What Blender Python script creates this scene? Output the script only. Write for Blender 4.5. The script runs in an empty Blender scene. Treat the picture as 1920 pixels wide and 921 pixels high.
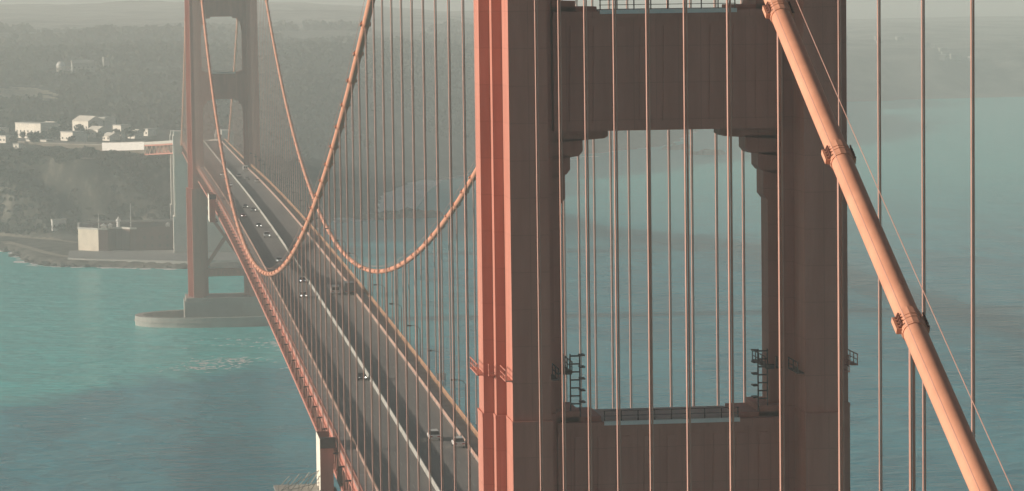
import bpy, math, random
import numpy as np
from mathutils import Vector, Matrix
random.seed(7); rng = np.random.default_rng(11)
S = bpy.context.scene
COL = S.collection
R = math.radians

# ------------------------------------------------------------------ camera
# X = west (right in the picture), Y = south (away from the camera), Z up, metres above the water
cam_d = bpy.data.cameras.new('camera'); cam = bpy.data.objects.new('camera', cam_d); COL.objects.link(cam)
F_PX, YAW, PITCH, ROLL = 6096.24, 0.12020, 0.08012, -0.01318
CAM = Vector((-37.02, -301.83, 162.23))
fw = Vector((math.sin(YAW)*math.cos(PITCH), math.cos(YAW)*math.cos(PITCH), -math.sin(PITCH)))
rt = Vector((math.cos(YAW), -math.sin(YAW), 0)); up = rt.cross(fw)
c_, s_ = math.cos(ROLL), math.sin(ROLL)
rt2 = c_*rt + s_*up; up2 = c_*up - s_*rt
M = Matrix((rt2, up2, -fw)).transposed().to_4x4(); M.translation = CAM
cam.matrix_world = M
cam_d.sensor_fit = 'HORIZONTAL'; cam_d.sensor_width = 36.0; cam_d.lens = F_PX/1920*36
cam_d.clip_start = 1.0; cam_d.clip_end = 80000
S.camera = cam

# ------------------------------------------------------------------ sky, sun, exposure
SUN_EL, SUN_AZ = R(12.0), R(4.0)          # low sun in the east, a touch to the south
W = bpy.data.worlds.new('World'); S.world = W; W.use_nodes = True
wn = W.node_tree.nodes; wl = W.node_tree.links
sky = wn.new('ShaderNodeTexSky'); sky.sky_type = 'NISHITA'; sky.sun_disc = False
sky.sun_elevation = SUN_EL; sky.sun_rotation = R(-90)+SUN_AZ
sky.air_density = 1.0; sky.dust_density = 2.0; sky.ozone_density = 1.0
bg = wn['Background']; bg.inputs['Strength'].default_value = 0.036
wl.new(sky.outputs['Color'], bg.inputs['Color'])
sd = bpy.data.lights.new('sun', 'SUN'); sd.energy = 5.0; sd.angle = R(0.6); sd.color = (1.0, 0.88, 0.76)
sun = bpy.data.objects.new('sun', sd); COL.objects.link(sun)
to_sun = Vector((-math.cos(SUN_EL)*math.cos(SUN_AZ), math.cos(SUN_EL)*math.sin(SUN_AZ), math.sin(SUN_EL)))
sun.rotation_euler = to_sun.to_track_quat('Z', 'Y').to_euler()
S.view_settings.view_transform = 'Standard'; S.view_settings.look = 'None'
S.view_settings.exposure = 0.33; S.view_settings.gamma = 1.0; S.view_settings.use_curve_mapping = False
S.render.engine = 'CYCLES'
cy = S.cycles
cy.use_denoising = True; cy.max_bounces = 6; cy.diffuse_bounces = 3; cy.glossy_bounces = 3; cy.volume_bounces = 1
cy.sample_clamp_indirect = 4.0; cy.caustics_reflective = False; cy.caustics_refractive = False
HAZE_DENSITY = 0.000265
HAZE_COLOR = (0.83, 0.89, 0.865)

# ------------------------------------------------------------------ helpers
def mat(name, col, rough=0.6, var=0.0, scale=1.0, bump=0.0, bscale=None, spec=0.4, metal=0.0, col2=None, emit=None, stretch=None):
    m = bpy.data.materials.new(name); m.use_nodes = True
    n = m.node_tree.nodes; l = m.node_tree.links; b = n['Principled BSDF']
    b.inputs['Roughness'].default_value = rough; b.inputs['Specular IOR Level'].default_value = spec
    b.inputs['Metallic'].default_value = metal
    b.inputs['Base Color'].default_value = (*col, 1)
    if emit:
        b.inputs['Emission Color'].default_value = (*col, 1); b.inputs['Emission Strength'].default_value = emit
    if var or bump:
        tc = n.new('ShaderNodeTexCoord'); mp = n.new('ShaderNodeMapping'); l.new(tc.outputs['Object'], mp.inputs['Vector'])
        geo = n.new('ShaderNodeNewGeometry'); l.new(geo.outputs['Position'], mp.inputs['Vector'])
        if stretch: mp.inputs['Scale'].default_value = stretch
    if var:
        t = n.new('ShaderNodeTexNoise'); t.inputs['Scale'].default_value = scale; t.inputs['Detail'].default_value = 6
        t.inputs['Roughness'].default_value = 0.65
        l.new(mp.outputs['Vector'], t.inputs['Vector'])
        r = n.new('ShaderNodeValToRGB'); l.new(t.outputs['Fac'], r.inputs['Fac'])
        c2 = col2 if col2 else tuple(min(1, c*(1+var)) for c in col)
        c1 = col if col2 else tuple(c*(1-var) for c in col)
        r.color_ramp.elements[0].position = 0.35; r.color_ramp.elements[1].position = 0.65
        r.color_ramp.elements[0].color = (*c1, 1); r.color_ramp.elements[1].color = (*c2, 1)
        l.new(r.outputs['Color'], b.inputs['Base Color'])
    if bump:
        t2 = n.new('ShaderNodeTexNoise'); t2.inputs['Scale'].default_value = bscale or scale*4; t2.inputs['Detail'].default_value = 4
        l.new(mp.outputs['Vector'], t2.inputs['Vector'])
        bp = n.new('ShaderNodeBump'); bp.inputs['Strength'].default_value = 0.6; bp.inputs['Distance'].default_value = bump
        l.new(t2.outputs['Fac'], bp.inputs['Height']); l.new(bp.outputs['Normal'], b.inputs['Normal'])
    return m

PAINT = mat('orange_paint', (0.46, 0.175, 0.125), 0.6, col2=(0.55, 0.225, 0.165), var=1, scale=0.6, bump=0.004, bscale=1.2, stretch=(1, 1, 0.12))
def tower_material():
    m = PAINT.copy(); m.name = 'tower_paint'; n = m.node_tree.nodes; l = m.node_tree.links; b = n['Principled BSDF']
    geo = n.new('ShaderNodeNewGeometry'); sp = n.new('ShaderNodeSeparateXYZ'); l.new(geo.outputs['Position'], sp.inputs['Vector'])
    ad = n.new('ShaderNodeMath'); ad.operation = 'ADD'; l.new(sp.outputs['X'], ad.inputs[0]); l.new(sp.outputs['Y'], ad.inputs[1])
    cb = n.new('ShaderNodeCombineXYZ'); l.new(ad.outputs[0], cb.inputs['X']); l.new(sp.outputs['Z'], cb.inputs['Y'])
    br = n.new('ShaderNodeTexBrick'); l.new(cb.outputs['Vector'], br.inputs['Vector'])
    br.inputs['Scale'].default_value = 1.0; br.inputs['Brick Width'].default_value = 2.1; br.inputs['Row Height'].default_value = 3.4
    br.inputs['Mortar Size'].default_value = 0.035; br.inputs['Mortar Smooth'].default_value = 0.3; br.offset = 0.0
    br.inputs['Color1'].default_value = (1, 1, 1, 1); br.inputs['Color2'].default_value = (0.94, 0.94, 0.945, 1); br.inputs['Mortar'].default_value = (0.80, 0.79, 0.79, 1)
    mx = n.new('ShaderNodeMix'); mx.data_type = 'RGBA'; mx.blend_type = 'MULTIPLY'; mx.inputs['Factor'].default_value = 1.0
    src = b.inputs['Base Color'].links[0].from_socket; l.new(src, mx.inputs['A']); l.new(br.outputs['Color'], mx.inputs['B']); l.new(mx.outputs['Result'], b.inputs['Base Color'])
    return m
TOWER = tower_material()
PAINT_ROPE = mat('orange_paint_rope', (0.52, 0.28, 0.215), 0.7, col2=(0.60, 0.34, 0.27), var=1, scale=0.5)
PAINT_CABLE = mat('orange_paint_cable', (0.60, 0.27, 0.17), 0.6, col2=(0.69, 0.33, 0.21), var=1, scale=0.4, bump=0.01, bscale=3)
DARKSTEEL = mat('dark_steel', (0.06, 0.045, 0.04), 0.6, var=0.3, scale=1)
ASPHALT = mat('asphalt', (0.16, 0.150, 0.142), 0.9, col2=(0.24, 0.22, 0.20), var=1, scale=0.10, bump=0.01, bscale=6, stretch=(1, 0.08, 1))
WALK = mat('sidewalk_concrete', (0.25, 0.24, 0.23), 0.8, var=0.18, scale=0.3, bump=0.01)
CONC = mat('concrete', (0.33, 0.32, 0.29), 0.8, var=0.15, scale=0.08, bump=0.05, bscale=0.6)
CONC_PALE = mat('pale_concrete', (0.52, 0.50, 0.45), 0.8, var=0.1, scale=0.1, bump=0.03, bscale=1)
BARRIER = mat('barrier_concrete', (0.36, 0.36, 0.33), 0.75, var=0.12, scale=0.3)
WHITE = mat('white_paint', (0.76, 0.74, 0.70), 0.5, var=0.08, scale=0.3)
OFFWHITE = mat('off_white_wall', (0.84, 0.78, 0.67), 0.7, var=0.1, scale=0.15)
GLASS = mat('dark_glass', (0.02, 0.025, 0.03), 0.1, spec=0.6)
TYRE = mat('tyre_rubber', (0.02, 0.02, 0.02), 0.8)
HEADLIGHT = mat('headlight_lamp', (1.0, 0.95, 0.85), 0.3, emit=5.0)
HEADLIGHT_DIM = mat('headlight_lamp_dim', (0.55, 0.54, 0.5), 0.2, emit=0.6)
TAILLIGHT = mat('tail_light', (0.35, 0.02, 0.02), 0.4)
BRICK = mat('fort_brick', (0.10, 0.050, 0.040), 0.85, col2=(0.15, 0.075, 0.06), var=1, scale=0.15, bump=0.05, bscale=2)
WALL_SUNLIT = mat('sunlit_fort_wall', (0.74, 0.66, 0.53), 0.85, var=0.12, scale=0.2)  # fort end wall facing the sun, with the sunlight put into a pale colour
ROCK = mat('rock', (0.09, 0.085, 0.075), 0.9, var=0.4, scale=0.3, bump=0.3, bscale=0.8)
FOAM = mat('sea_foam', (0.88, 0.88, 0.85), 0.7, var=0.1, scale=0.5)
ROOF = mat('roof_tile', (0.28, 0.17, 0.12), 0.8, var=0.2, scale=0.5)
LEAF = mat('tree_leaves', (0.026, 0.028, 0.020), 0.9, col2=(0.052, 0.052, 0.036), var=1, scale=0.03, spec=0.15)
BUSH = mat('bush_leaves', (0.028, 0.032, 0.024), 0.9, col2=(0.07, 0.066, 0.048), var=1, scale=0.05, spec=0.1)

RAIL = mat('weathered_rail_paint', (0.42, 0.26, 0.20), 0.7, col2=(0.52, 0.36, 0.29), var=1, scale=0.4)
WRAIL = mat('sunlit_rail_paint', (0.54, 0.30, 0.18), 0.7, col2=(0.62, 0.38, 0.24), var=1, scale=0.15)  # lighter copy of the railing paint, sunlight put into its colour
DASH = mat('worn_lane_paint', (0.30, 0.29, 0.27), 0.8)
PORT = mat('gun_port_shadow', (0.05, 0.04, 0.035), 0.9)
def obj(name, me, parent=None, loc=None, label=None, cat=None, group=None, kind=None):
    o = bpy.data.objects.new(name, me); COL.objects.link(o)
    if parent is not None: o.parent = parent
    if loc is not None: o.location = loc
    if label: o['label'] = label
    if cat: o['category'] = cat
    if group: o['group'] = group
    if kind: o['kind'] = kind
    return o
def empty(name, label, cat, loc=(0, 0, 0), group=None): return obj(name, None, None, loc, label, cat, group)

class MB:
    def __init__(s): s.v = []; s.f = []
    def add(s, vs, fs):
        k = len(s.v); s.v.extend(vs); s.f.extend([tuple(i+k for i in f) for f in fs]); return s
    def box(s, x0, x1, y0, y1, z0, z1):
        return s.add([(x0,y0,z0),(x1,y0,z0),(x1,y1,z0),(x0,y1,z0),(x0,y0,z1),(x1,y0,z1),(x1,y1,z1),(x0,y1,z1)],
                     [(3,2,1,0),(4,5,6,7),(0,1,5,4),(1,2,6,5),(2,3,7,6),(3,0,4,7)])
    def beam(s, p, q, w, h, upv=(0, 0, 1)):
        p, q = Vector(p), Vector(q); d = (q-p).normalized(); u = Vector(upv)
        if abs(d.dot(u)) > 0.99: u = Vector((1, 0, 0))
        a = d.cross(u).normalized()*w/2; b = a.cross(d).normalized()*h/2
        vs = [tuple(c+i*a+j*b) for c in (p, q) for i, j in ((-1,-1),(1,-1),(1,1),(-1,1))]
        return s.add(vs, [(0,1,2,3),(7,6,5,4),(0,4,5,1),(1,5,6,2),(2,6,7,3),(3,7,4,0)])
    def prism(s, poly, z0, z1, top=None):
        n = len(poly); top = top or poly
        return s.add([(x,y,z0) for x,y in poly]+[(x,y,z1) for x,y in top],
                     [tuple(reversed(range(n))), tuple(range(n,2*n))]+[(i,(i+1)%n,n+(i+1)%n,n+i) for i in range(n)])
    def prism_y(s, poly, y0, y1):          # polygon in x,z
        n = len(poly)
        return s.add([(x,y0,z) for x,z in poly]+[(x,y1,z) for x,z in poly],
                     [tuple(range(n)), tuple(reversed(range(n,2*n)))]+[(i,n+i,n+(i+1)%n,(i+1)%n) for i in range(n)])
    def prism_x(s, poly, x0, x1, x0b=None):  # polygon in y,z
        n = len(poly)
        return s.add([(x0,y,z) for y,z in poly]+[(x1,y,z) for y,z in poly],
                     [tuple(reversed(range(n))), tuple(range(n,2*n))]+[(i,(i+1)%n,n+(i+1)%n,n+i) for i in range(n)])
    def cyl(s, p, q, r, n=10, r2=None):
        p, q = Vector(p), Vector(q); d = (q-p).normalized()
        u = Vector((0,0,1)) if abs(d.z) < 0.95 else Vector((1,0,0))
        a = d.cross(u).normalized(); b = d.cross(a)
        r2 = r if r2 is None else r2
        vs = [tuple(c+rr*(math.cos(2*math.pi*i/n)*a+math.sin(2*math.pi*i/n)*b)) for c, rr in ((p, r), (q, r2)) for i in range(n)]
        return s.add(vs, [tuple(range(n)), tuple(reversed(range(n,2*n)))]+[(i,n+i,n+(i+1)%n,(i+1)%n) for i in range(n)])
    def tube(s, pts, r, n=12):
        k = len(s.v); m = len(pts); pts = [Vector(p) for p in pts]
        for j, p in enumerate(pts):
            d = (pts[min(j+1, m-1)]-pts[max(j-1, 0)]).normalized()
            a = d.cross(Vector((0,0,1))).normalized(); b = a.cross(d)
            s.v.extend([tuple(p+r*(math.cos(2*math.pi*i/n)*a+math.sin(2*math.pi*i/n)*b)) for i in range(n)])
        for j in range(m-1):
            for i in range(n):
                s.f.append((k+j*n+i, k+j*n+(i+1)%n, k+(j+1)*n+(i+1)%n, k+(j+1)*n+i))
        s.f.append(tuple(reversed(range(k, k+n)))); s.f.append(tuple(range(k+(m-1)*n, k+m*n))); return s
    def sweep(s, rows):                    # rows of equal-length closed sections
        k = len(s.v); n = len(rows[0]); m = len(rows)
        for r in rows: s.v.extend([tuple(p) for p in r])
        for j in range(m-1):
            for i in range(n):
                s.f.append((k+j*n+i, k+j*n+(i+1)%n, k+(j+1)*n+(i+1)%n, k+(j+1)*n+i))
        s.f.append(tuple(reversed(range(k, k+n)))); s.f.append(tuple(range(k+(m-1)*n, k+m*n))); return s
    def mesh(s, name, m, smooth=False):
        me = bpy.data.meshes.new(name); me.from_pydata(s.v, [], s.f)
        if isinstance(m, (list, tuple)):
            for x in m: me.materials.append(x)
        elif m: me.materials.append(m)
        if smooth: me.shade_smooth()
        me.update(); return me
    def build(s, name, m, parent=None, smooth=False, **k): return obj(name, s.mesh(name, m, smooth), parent, **k)

# value noise on numpy arrays
_perm = rng.random((256, 256))
def vnoise(x, y):
    x = np.asarray(x, float); y = np.asarray(y, float)
    xi = np.floor(x).astype(int); yi = np.floor(y).astype(int); fx = x-xi; fy = y-yi
    fx = fx*fx*(3-2*fx); fy = fy*fy*(3-2*fy)
    g = lambda a, b: _perm[a & 255, b & 255]
    return (g(xi,yi)*(1-fx)+g(xi+1,yi)*fx)*(1-fy)+(g(xi,yi+1)*(1-fx)+g(xi+1,yi+1)*fx)*fy
def fbm(x, y, o=4): return sum(vnoise(x*2**i+17*i, y*2**i+5*i)*0.5**i for i in range(o))/sum(0.5**i for i in range(o))
def sst(a, b, x):
    t = np.clip((np.asarray(x, float)-a)/(b-a), 0, 1); return t*t*(3-2*t)

# ------------------------------------------------------------------ bridge geometry
SPAN, CW, ZC, ZTOP, ZDC, ZDT, ZEND = 1280.16, 27.43, 85.02, 225.28, 82.08, 75.97, 69.6
MID = CW/2
def z_main(Y): return ZC+(ZTOP-ZC)*(2*Y/SPAN-1)**2
def z_side(t): return ZTOP+(ZEND-ZTOP)*t-4*10.3*t*(1-t)     # t 0 at tower, 1 at the pylon
def z_cable(Y):
    if Y < 0: return z_side(-Y/343.)
    if Y > SPAN: return z_side((Y-SPAN)/343.)
    return z_main(Y)
def zd(Y):
    if Y < 0: return ZDT+0.0125*Y
    if Y > SPAN: return ZDT-0.0125*(Y-SPAN)
    return ZDC+(ZDT-ZDC)*(2*Y/SPAN-1)**2
Y0, Y1 = -342.9, 1653.0
def ys(step, a=Y0, b=Y1): return np.arange(a, b+0.01, step)
def strip(x0, x1, d0, d1, a=Y0, b=Y1, step=15.24):
    rows = []
    n = max(2, int(round((b-a)/step))+1)
    for Y in np.linspace(a, b, n):
        z = zd(Y); rows.append([(x0,Y,z+d0),(x1,Y,z+d0),(x1,Y,z+d1),(x0,Y,z+d1)])
    return rows

# ------------------------------------------------------------------ water
def water_material():
    m = bpy.data.materials.new('sea_water'); m.use_nodes = True
    n = m.node_tree.nodes; l = m.node_tree.links; b = n['Principled BSDF']
    b.inputs['Roughness'].default_value = 0.22; b.inputs['IOR'].default_value = 1.33; b.inputs['Specular IOR Level'].default_value = 0.28
    geo = n.new('ShaderNodeNewGeometry')
    sep = n.new('ShaderNodeSeparateXYZ'); l.new(geo.outputs['Position'], sep.inputs['Vector'])
    def noise(scale, st, detail=5, rough=0.6, dist=0.0):
        mp = n.new('ShaderNodeMapping'); mp.inputs['Scale'].default_value = st; l.new(geo.outputs['Position'], mp.inputs['Vector'])
        t = n.new('ShaderNodeTexNoise'); t.inputs['Scale'].default_value = scale; t.inputs['Detail'].default_value = detail
        t.inputs['Roughness'].default_value = rough; t.inputs['Distortion'].default_value = dist
        l.new(mp.outputs['Vector'], t.inputs['Vector']); return t.outputs['Fac']
    def math_(op, a, bb, cl=False):
        q = n.new('ShaderNodeMath'); q.operation = op; q.use_clamp = cl
        for i, v in enumerate((a, bb)):
            if hasattr(v, 'is_linked'): l.new(v, q.inputs[i])
            else: q.inputs[i].default_value = v
        return q.outputs[0]
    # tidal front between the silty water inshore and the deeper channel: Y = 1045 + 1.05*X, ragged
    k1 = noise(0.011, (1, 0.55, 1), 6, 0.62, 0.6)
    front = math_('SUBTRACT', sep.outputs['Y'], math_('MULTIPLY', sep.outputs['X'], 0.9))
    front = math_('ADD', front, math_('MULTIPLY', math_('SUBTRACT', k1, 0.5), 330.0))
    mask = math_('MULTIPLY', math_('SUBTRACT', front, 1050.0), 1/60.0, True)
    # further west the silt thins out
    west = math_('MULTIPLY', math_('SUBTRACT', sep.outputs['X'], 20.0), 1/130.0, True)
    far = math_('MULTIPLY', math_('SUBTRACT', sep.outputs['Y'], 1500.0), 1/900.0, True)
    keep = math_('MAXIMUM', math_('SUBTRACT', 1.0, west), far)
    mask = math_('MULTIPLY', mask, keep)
    k2 = noise(0.02, (1, 0.35, 1), 5, 0.6, 0.4)  # random current tones; dark patches also paint in the water's reflective shading
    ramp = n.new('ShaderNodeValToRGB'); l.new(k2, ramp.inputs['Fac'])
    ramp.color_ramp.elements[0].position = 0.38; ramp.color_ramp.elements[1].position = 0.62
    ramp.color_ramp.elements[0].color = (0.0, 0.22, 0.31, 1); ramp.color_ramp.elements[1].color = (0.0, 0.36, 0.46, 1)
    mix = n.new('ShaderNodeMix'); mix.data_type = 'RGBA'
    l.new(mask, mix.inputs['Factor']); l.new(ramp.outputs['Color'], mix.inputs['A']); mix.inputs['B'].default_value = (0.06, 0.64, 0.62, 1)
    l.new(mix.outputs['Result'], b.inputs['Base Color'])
    w1 = noise(0.16, (0.55, 1, 1), 4, 0.55, 0.3); w2 = noise(0.03, (0.5, 1, 1), 3, 0.5, 0.3)
    hgt = math_('ADD', w1, math_('MULTIPLY', w2, 2.2))
    bp = n.new('ShaderNodeBump'); bp.inputs['Strength'].default_value = 1.0; bp.inputs['Distance'].default_value = 1.3
    l.new(hgt, bp.inputs['Height']); l.new(bp.outputs['Normal'], b.inputs['Normal'])
    return m
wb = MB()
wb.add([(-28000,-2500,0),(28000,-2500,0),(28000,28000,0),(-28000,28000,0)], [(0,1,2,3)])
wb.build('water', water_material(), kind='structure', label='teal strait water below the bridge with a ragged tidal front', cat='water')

# ------------------------------------------------------------------ land
COAST = [(-6000,2600),(-1500,2250),(-600,2010),(-260,1880),(-150,1800),(-112,1775),(-100,1725),(-92,1668),(-78,1634),(-64,1624),
 (2,1590),(34,1586),(48,1620),(62,1700),(85,1850),(112,1962),(140,1972),(146,2000),(154,2090),(168,2210),(200,2345),(264,2490),
 (309,2515),(400,2759),(508,2909),(600,3250),(700,3620),(937,3979),(1202,4060),(1700,4300),(2400,4500),(3200,5200),(4200,7000),
 (9000,14000),(9000,24000),(-6000,24000)]
def coast_dist(X, Y):
    d = np.full(X.shape, 1e9); inside = np.zeros(X.shape, bool); n = len(COAST)
    for i in range(n):
        ax, ay = COAST[i]; bx, by = COAST[(i+1) % n]
        ex, ey = bx-ax, by-ay
        t = np.clip(((X-ax)*ex+(Y-ay)*ey)/(ex*ex+ey*ey), 0, 1)
        d = np.minimum(d, np.hypot(X-ax-t*ex, Y-ay-t*ey))
        c = ((ay > Y) != (by > Y)) & (X < (bx-ax)*(Y-ay)/((by-ay) or 1e-9)+ax); inside ^= c
    return np.where(inside, d, -d)
def height(X, Y):
    s = coast_dist(X, Y)
    P = 52+37*sst(2180, 3250, Y)*(1-0.45*sst(150, 800, X))+38*np.clip((Y-3150)/3750, 0, 1)*(1-0.8*sst(300, 1400, X))-50*sst(7300, 9500, Y)
    P = P-14*sst(600, 1100, X)*sst(3300, 4000, Y)
    P = P+(fbm(X/260., Y/260.)-0.5)*30*sst(2250, 2900, Y)+(fbm(X/700.+9, Y/900.)-0.5)*30*sst(3600, 6500, Y)
    yt = 1752+np.maximum(0, -X-40)*0.95; yc = 1835+np.maximum(0, -X-60)*1.3
    t = (Y-yt)/(yc-yt)
    spur = (fbm((X+0.55*(Y-1750))/17., (Y-1.2*X)/120.+3, 3)-0.5)
    hf = 3.2+(P-3.2)*sst(0, 1, t+spur*0.55*sst(-0.15, 0.35, t)*(1-sst(0.75, 1.3, t)))+spur*15*sst(-0.05, .35, t)*(1-sst(0.7, 1.15, t))
    g = fbm(X/55., Y/55.+4)
    hc = 1.0+(P-1.0)*sst(-15, 190+120*sst(400, 900, X), s*(0.65+0.8*g))
    k = sst(25, 75, X)
    h = hf*(1-k)+hc*k
    h = np.minimum(h, 0.6+np.maximum(s, 0)*(1.1+0.8*k))
    h = h+(fbm(X/11., Y/11.)-0.5)*2.2*sst(4, 12, h)
    return np.where(s < 0, np.maximum(-1.6, -0.1+0.25*s), h)
gx = np.concatenate([np.arange(-6000,-320,280), np.arange(-320,330,5.), np.arange(330,1400,18.), np.arange(1400,9000,260.)])
gy = np.concatenate([np.arange(1560,2120,5.), np.arange(2120,3700,16.), np.arange(3700,9000,60.), np.arange(9000,22001,650.)])
GX, GY = np.meshgrid(gx, gy); GZ = height(GX, GY)
ny, nx = GX.shape
idx = np.arange(nx*ny).reshape(ny, nx)
q = np.stack([idx[:-1,:-1], idx[:-1,1:], idx[1:,1:], idx[1:,:-1]], -1).reshape(-1, 4)
keep = (GZ.ravel()[q] > -1.55).any(1); q = q[keep]
me = bpy.data.meshes.new('terrain')
me.from_pydata(np.stack([GX.ravel(), GY.ravel(), GZ.ravel()], -1).tolist(), [], q.tolist())
def land_material():
    m = bpy.data.materials.new('headland'); m.use_nodes = True
    n = m.node_tree.nodes; l = m.node_tree.links; b = n['Principled BSDF']
    b.inputs['Roughness'].default_value = 0.95; b.inputs['Specular IOR Level'].default_value = 0.1
    geo = n.new('ShaderNodeNewGeometry')
    def noise(s, d=6, st=(1,1,1)):
        mp = n.new('ShaderNodeMapping'); mp.inputs['Scale'].default_value = st; l.new(geo.outputs['Position'], mp.inputs['Vector'])
        t = n.new('ShaderNodeTexNoise'); t.inputs['Scale'].default_value = s; t.inputs['Detail'].default_value = d
        t.inputs['Roughness'].default_value = 0.65; l.new(mp.outputs['Vector'], t.inputs['Vector']); return t.outputs['Fac']
    r = n.new('ShaderNodeValToRGB'); l.new(noise(0.05, 8, (1.5, 0.5, 1)), r.inputs['Fac']); e = r.color_ramp.elements
    e[0].position = 0.40; e[0].color = (0.022, 0.024, 0.020, 1); e[1].position = 0.64; e[1].color = (0.17, 0.155, 0.125, 1)
    e.new(0.52).color = (0.055, 0.053, 0.042, 1)
    # bare rock and beach near the water line
    sep = n.new('ShaderNodeSeparateXYZ'); l.new(geo.outputs['Position'], sep.inputs['Vector'])
    mr = n.new('ShaderNodeMapRange'); mr.inputs['From Min'].default_value = 2.0; mr.inputs['From Max'].default_value = 9.0
    l.new(sep.outputs['Z'], mr.inputs['Value'])
    r2 = n.new('ShaderNodeValToRGB'); l.new(noise(0.12), r2.inputs['Fac']); e = r2.color_ramp.elements
    e[0].position = 0.38; e[0].color = (0.07, 0.065, 0.055, 1); e[1].position = 0.62; e[1].color = (0.22, 0.20, 0.17, 1)
    mx = n.new('ShaderNodeMix'); mx.data_type = 'RGBA'; l.new(mr.outputs['Result'], mx.inputs['Factor'])
    l.new(r2.outputs['Color'], mx.inputs['A']); l.new(r.outputs['Color'], mx.inputs['B']); 
    # built-up land beyond the wooded park, paled further to paint in distance haze
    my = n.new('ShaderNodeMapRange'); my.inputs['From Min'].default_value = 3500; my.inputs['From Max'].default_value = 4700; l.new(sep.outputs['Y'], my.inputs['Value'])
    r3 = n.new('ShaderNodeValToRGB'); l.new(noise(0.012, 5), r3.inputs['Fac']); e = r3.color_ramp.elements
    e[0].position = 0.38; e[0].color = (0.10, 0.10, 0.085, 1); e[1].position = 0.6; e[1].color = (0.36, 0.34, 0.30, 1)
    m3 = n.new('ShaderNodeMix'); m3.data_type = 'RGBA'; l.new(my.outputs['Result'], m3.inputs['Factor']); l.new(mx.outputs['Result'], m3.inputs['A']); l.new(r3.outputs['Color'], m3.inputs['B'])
    l.new(m3.outputs['Result'], b.inputs['Base Color'])
    bp = n.new('ShaderNodeBump'); bp.inputs['Strength'].default_value = 0.7; bp.inputs['Distance'].default_value = 1.5
    l.new(noise(0.2, 5), bp.inputs['Height']); l.new(bp.outputs['Normal'], b.inputs['Normal'])
    return m
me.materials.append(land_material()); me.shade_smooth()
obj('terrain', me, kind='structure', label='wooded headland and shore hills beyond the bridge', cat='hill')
def gz(x, y): return float(height(np.array([float(x)]), np.array([float(y)]))[0])

def footpath(pts, w, label):
    P = []
    for i in range(len(pts)-1):
        a, b = Vector(pts[i]), Vector(pts[i+1]); m = max(2, int((b-a).length/3))
        P += [a.lerp(b, j/m) for j in range(m)]
    P.append(Vector(pts[-1])); v = []; f = []
    for i, p in enumerate(P):
        d = (P[min(i+1, len(P)-1)]-P[max(i-1, 0)]).normalized(); n_ = Vector((d.y, -d.x))*w/2
        ww = [p-n_, p+n_]; v += [(c.x, c.y, gz(c.x, c.y)+.45) for c in ww]
    f = [(2*i, 2*i+1, 2*i+3, 2*i+2) for i in range(len(P)-1)]
    me = bpy.data.meshes.new('footpath'); me.from_pydata(v, [], f); me.materials.append(PATHM)
    obj('footpath', me, kind='structure', label=label, cat='path')
PATHM = mat('dirt_path', (0.30, 0.26, 0.20), 0.95, var=0.2, scale=0.2)
footpath([(-140,1940),(-112,1912),(-84,1868),(-50,1846),(-22,1838),(4,1832)], 5.0, 'pale dirt path along the top of the bluff')
footpath([(-118,1836),(-98,1812),(-78,1788),(-66,1764),(-52,1752)], 5.0, 'pale track at the foot of the bluff left of the fort')
footpath([(-110,1784),(-97,1740),(-86,1700),(-76,1668),(-66,1648)], 6.0, 'pale shore road winding to the fort')

# leaf-clump masses
def leaf_mass(name, mt, pts, rad, hgt, per, size, label, cat):
    n = len(pts); N = n*per
    u = rng.normal(size=(N, 3)); u /= np.linalg.norm(u, axis=1)[:, None]
    rr = rng.random(N)**0.4
    base = np.repeat(pts, per, 0); R_ = np.repeat(rad, per); H_ = np.repeat(hgt, per)
    c = base+np.stack([u[:,0]*R_*rr, u[:,1]*R_*rr, H_*(0.55+0.5*u[:,2]*rr)], -1)
    a = rng.normal(size=(N, 3)); a /= np.linalg.norm(a, axis=1)[:, None]
    b = np.cross(a, rng.normal(size=(N, 3))); b /= np.linalg.norm(b, axis=1)[:, None]
    sz = (size*(0.6+0.8*rng.random(N))*np.repeat(rad, per)/np.mean(rad))[:, None]
    v = np.stack([c-a*sz-b*sz*0.6, c+a*sz-b*sz*0.5, c+a*sz*0.8+b*sz, c-a*sz*0.7+b*sz*0.8], 1).reshape(-1, 3)
    me = bpy.data.meshes.new(name)
    me.vertices.add(4*N); me.vertices.foreach_set('co', v.ravel())
    me.loops.add(4*N); me.loops.foreach_set('vertex_index', np.arange(4*N, dtype=np.int32))
    me.polygons.add(N); me.polygons.foreach_set('loop_start', np.arange(0, 4*N, 4, dtype=np.int32))
    me.materials.append(mt); me.update(); me.validate()
    return obj(name, me, kind='stuff', label=label, cat=cat)
def scatter(n, xr, yr, test):
    X = rng.uniform(*xr, n); Y = rng.uniform(*yr, n); Z = height(X, Y)
    k = test(X, Y, Z); return np.stack([X, Y, Z], -1)[k]
def forest_ok(X, Y, Z):
    clear = (Y < 2260) & (X > -190) & (X < 8)
    sand = (np.hypot((X+125)/40, (Y-2640)/120) < 1)
    plaza = (np.hypot((X+82)/26, (Y-2930)/80) < 1)
    return (Z > 24) & ~clear & ~sand & ~plaza & (fbm(X/90., Y/90.+8) > 0.34)
fp = scatter(10500, (-330, 760), (2030, 3350), forest_ok)
leaf_mass('forest', LEAF, fp, rng.uniform(4, 8.5, len(fp)), rng.uniform(7, 14, len(fp)), 34, 1.9, 'dark evergreen wood covering the hills behind the bridge', 'wood')
fp2 = scatter(4200, (-480, 760), (3340, 4700), lambda X, Y, Z: (Z > 20) & (fbm(X/130., Y/200.+8) > 0.40+(Y-3340)/9000.))
leaf_mass('forest', LEAF, fp2, rng.uniform(6, 12, len(fp2)), rng.uniform(8, 13, len(fp2)), 16, 3.2, 'hazy far wood fading into the distance above the ridge', 'wood')
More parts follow.
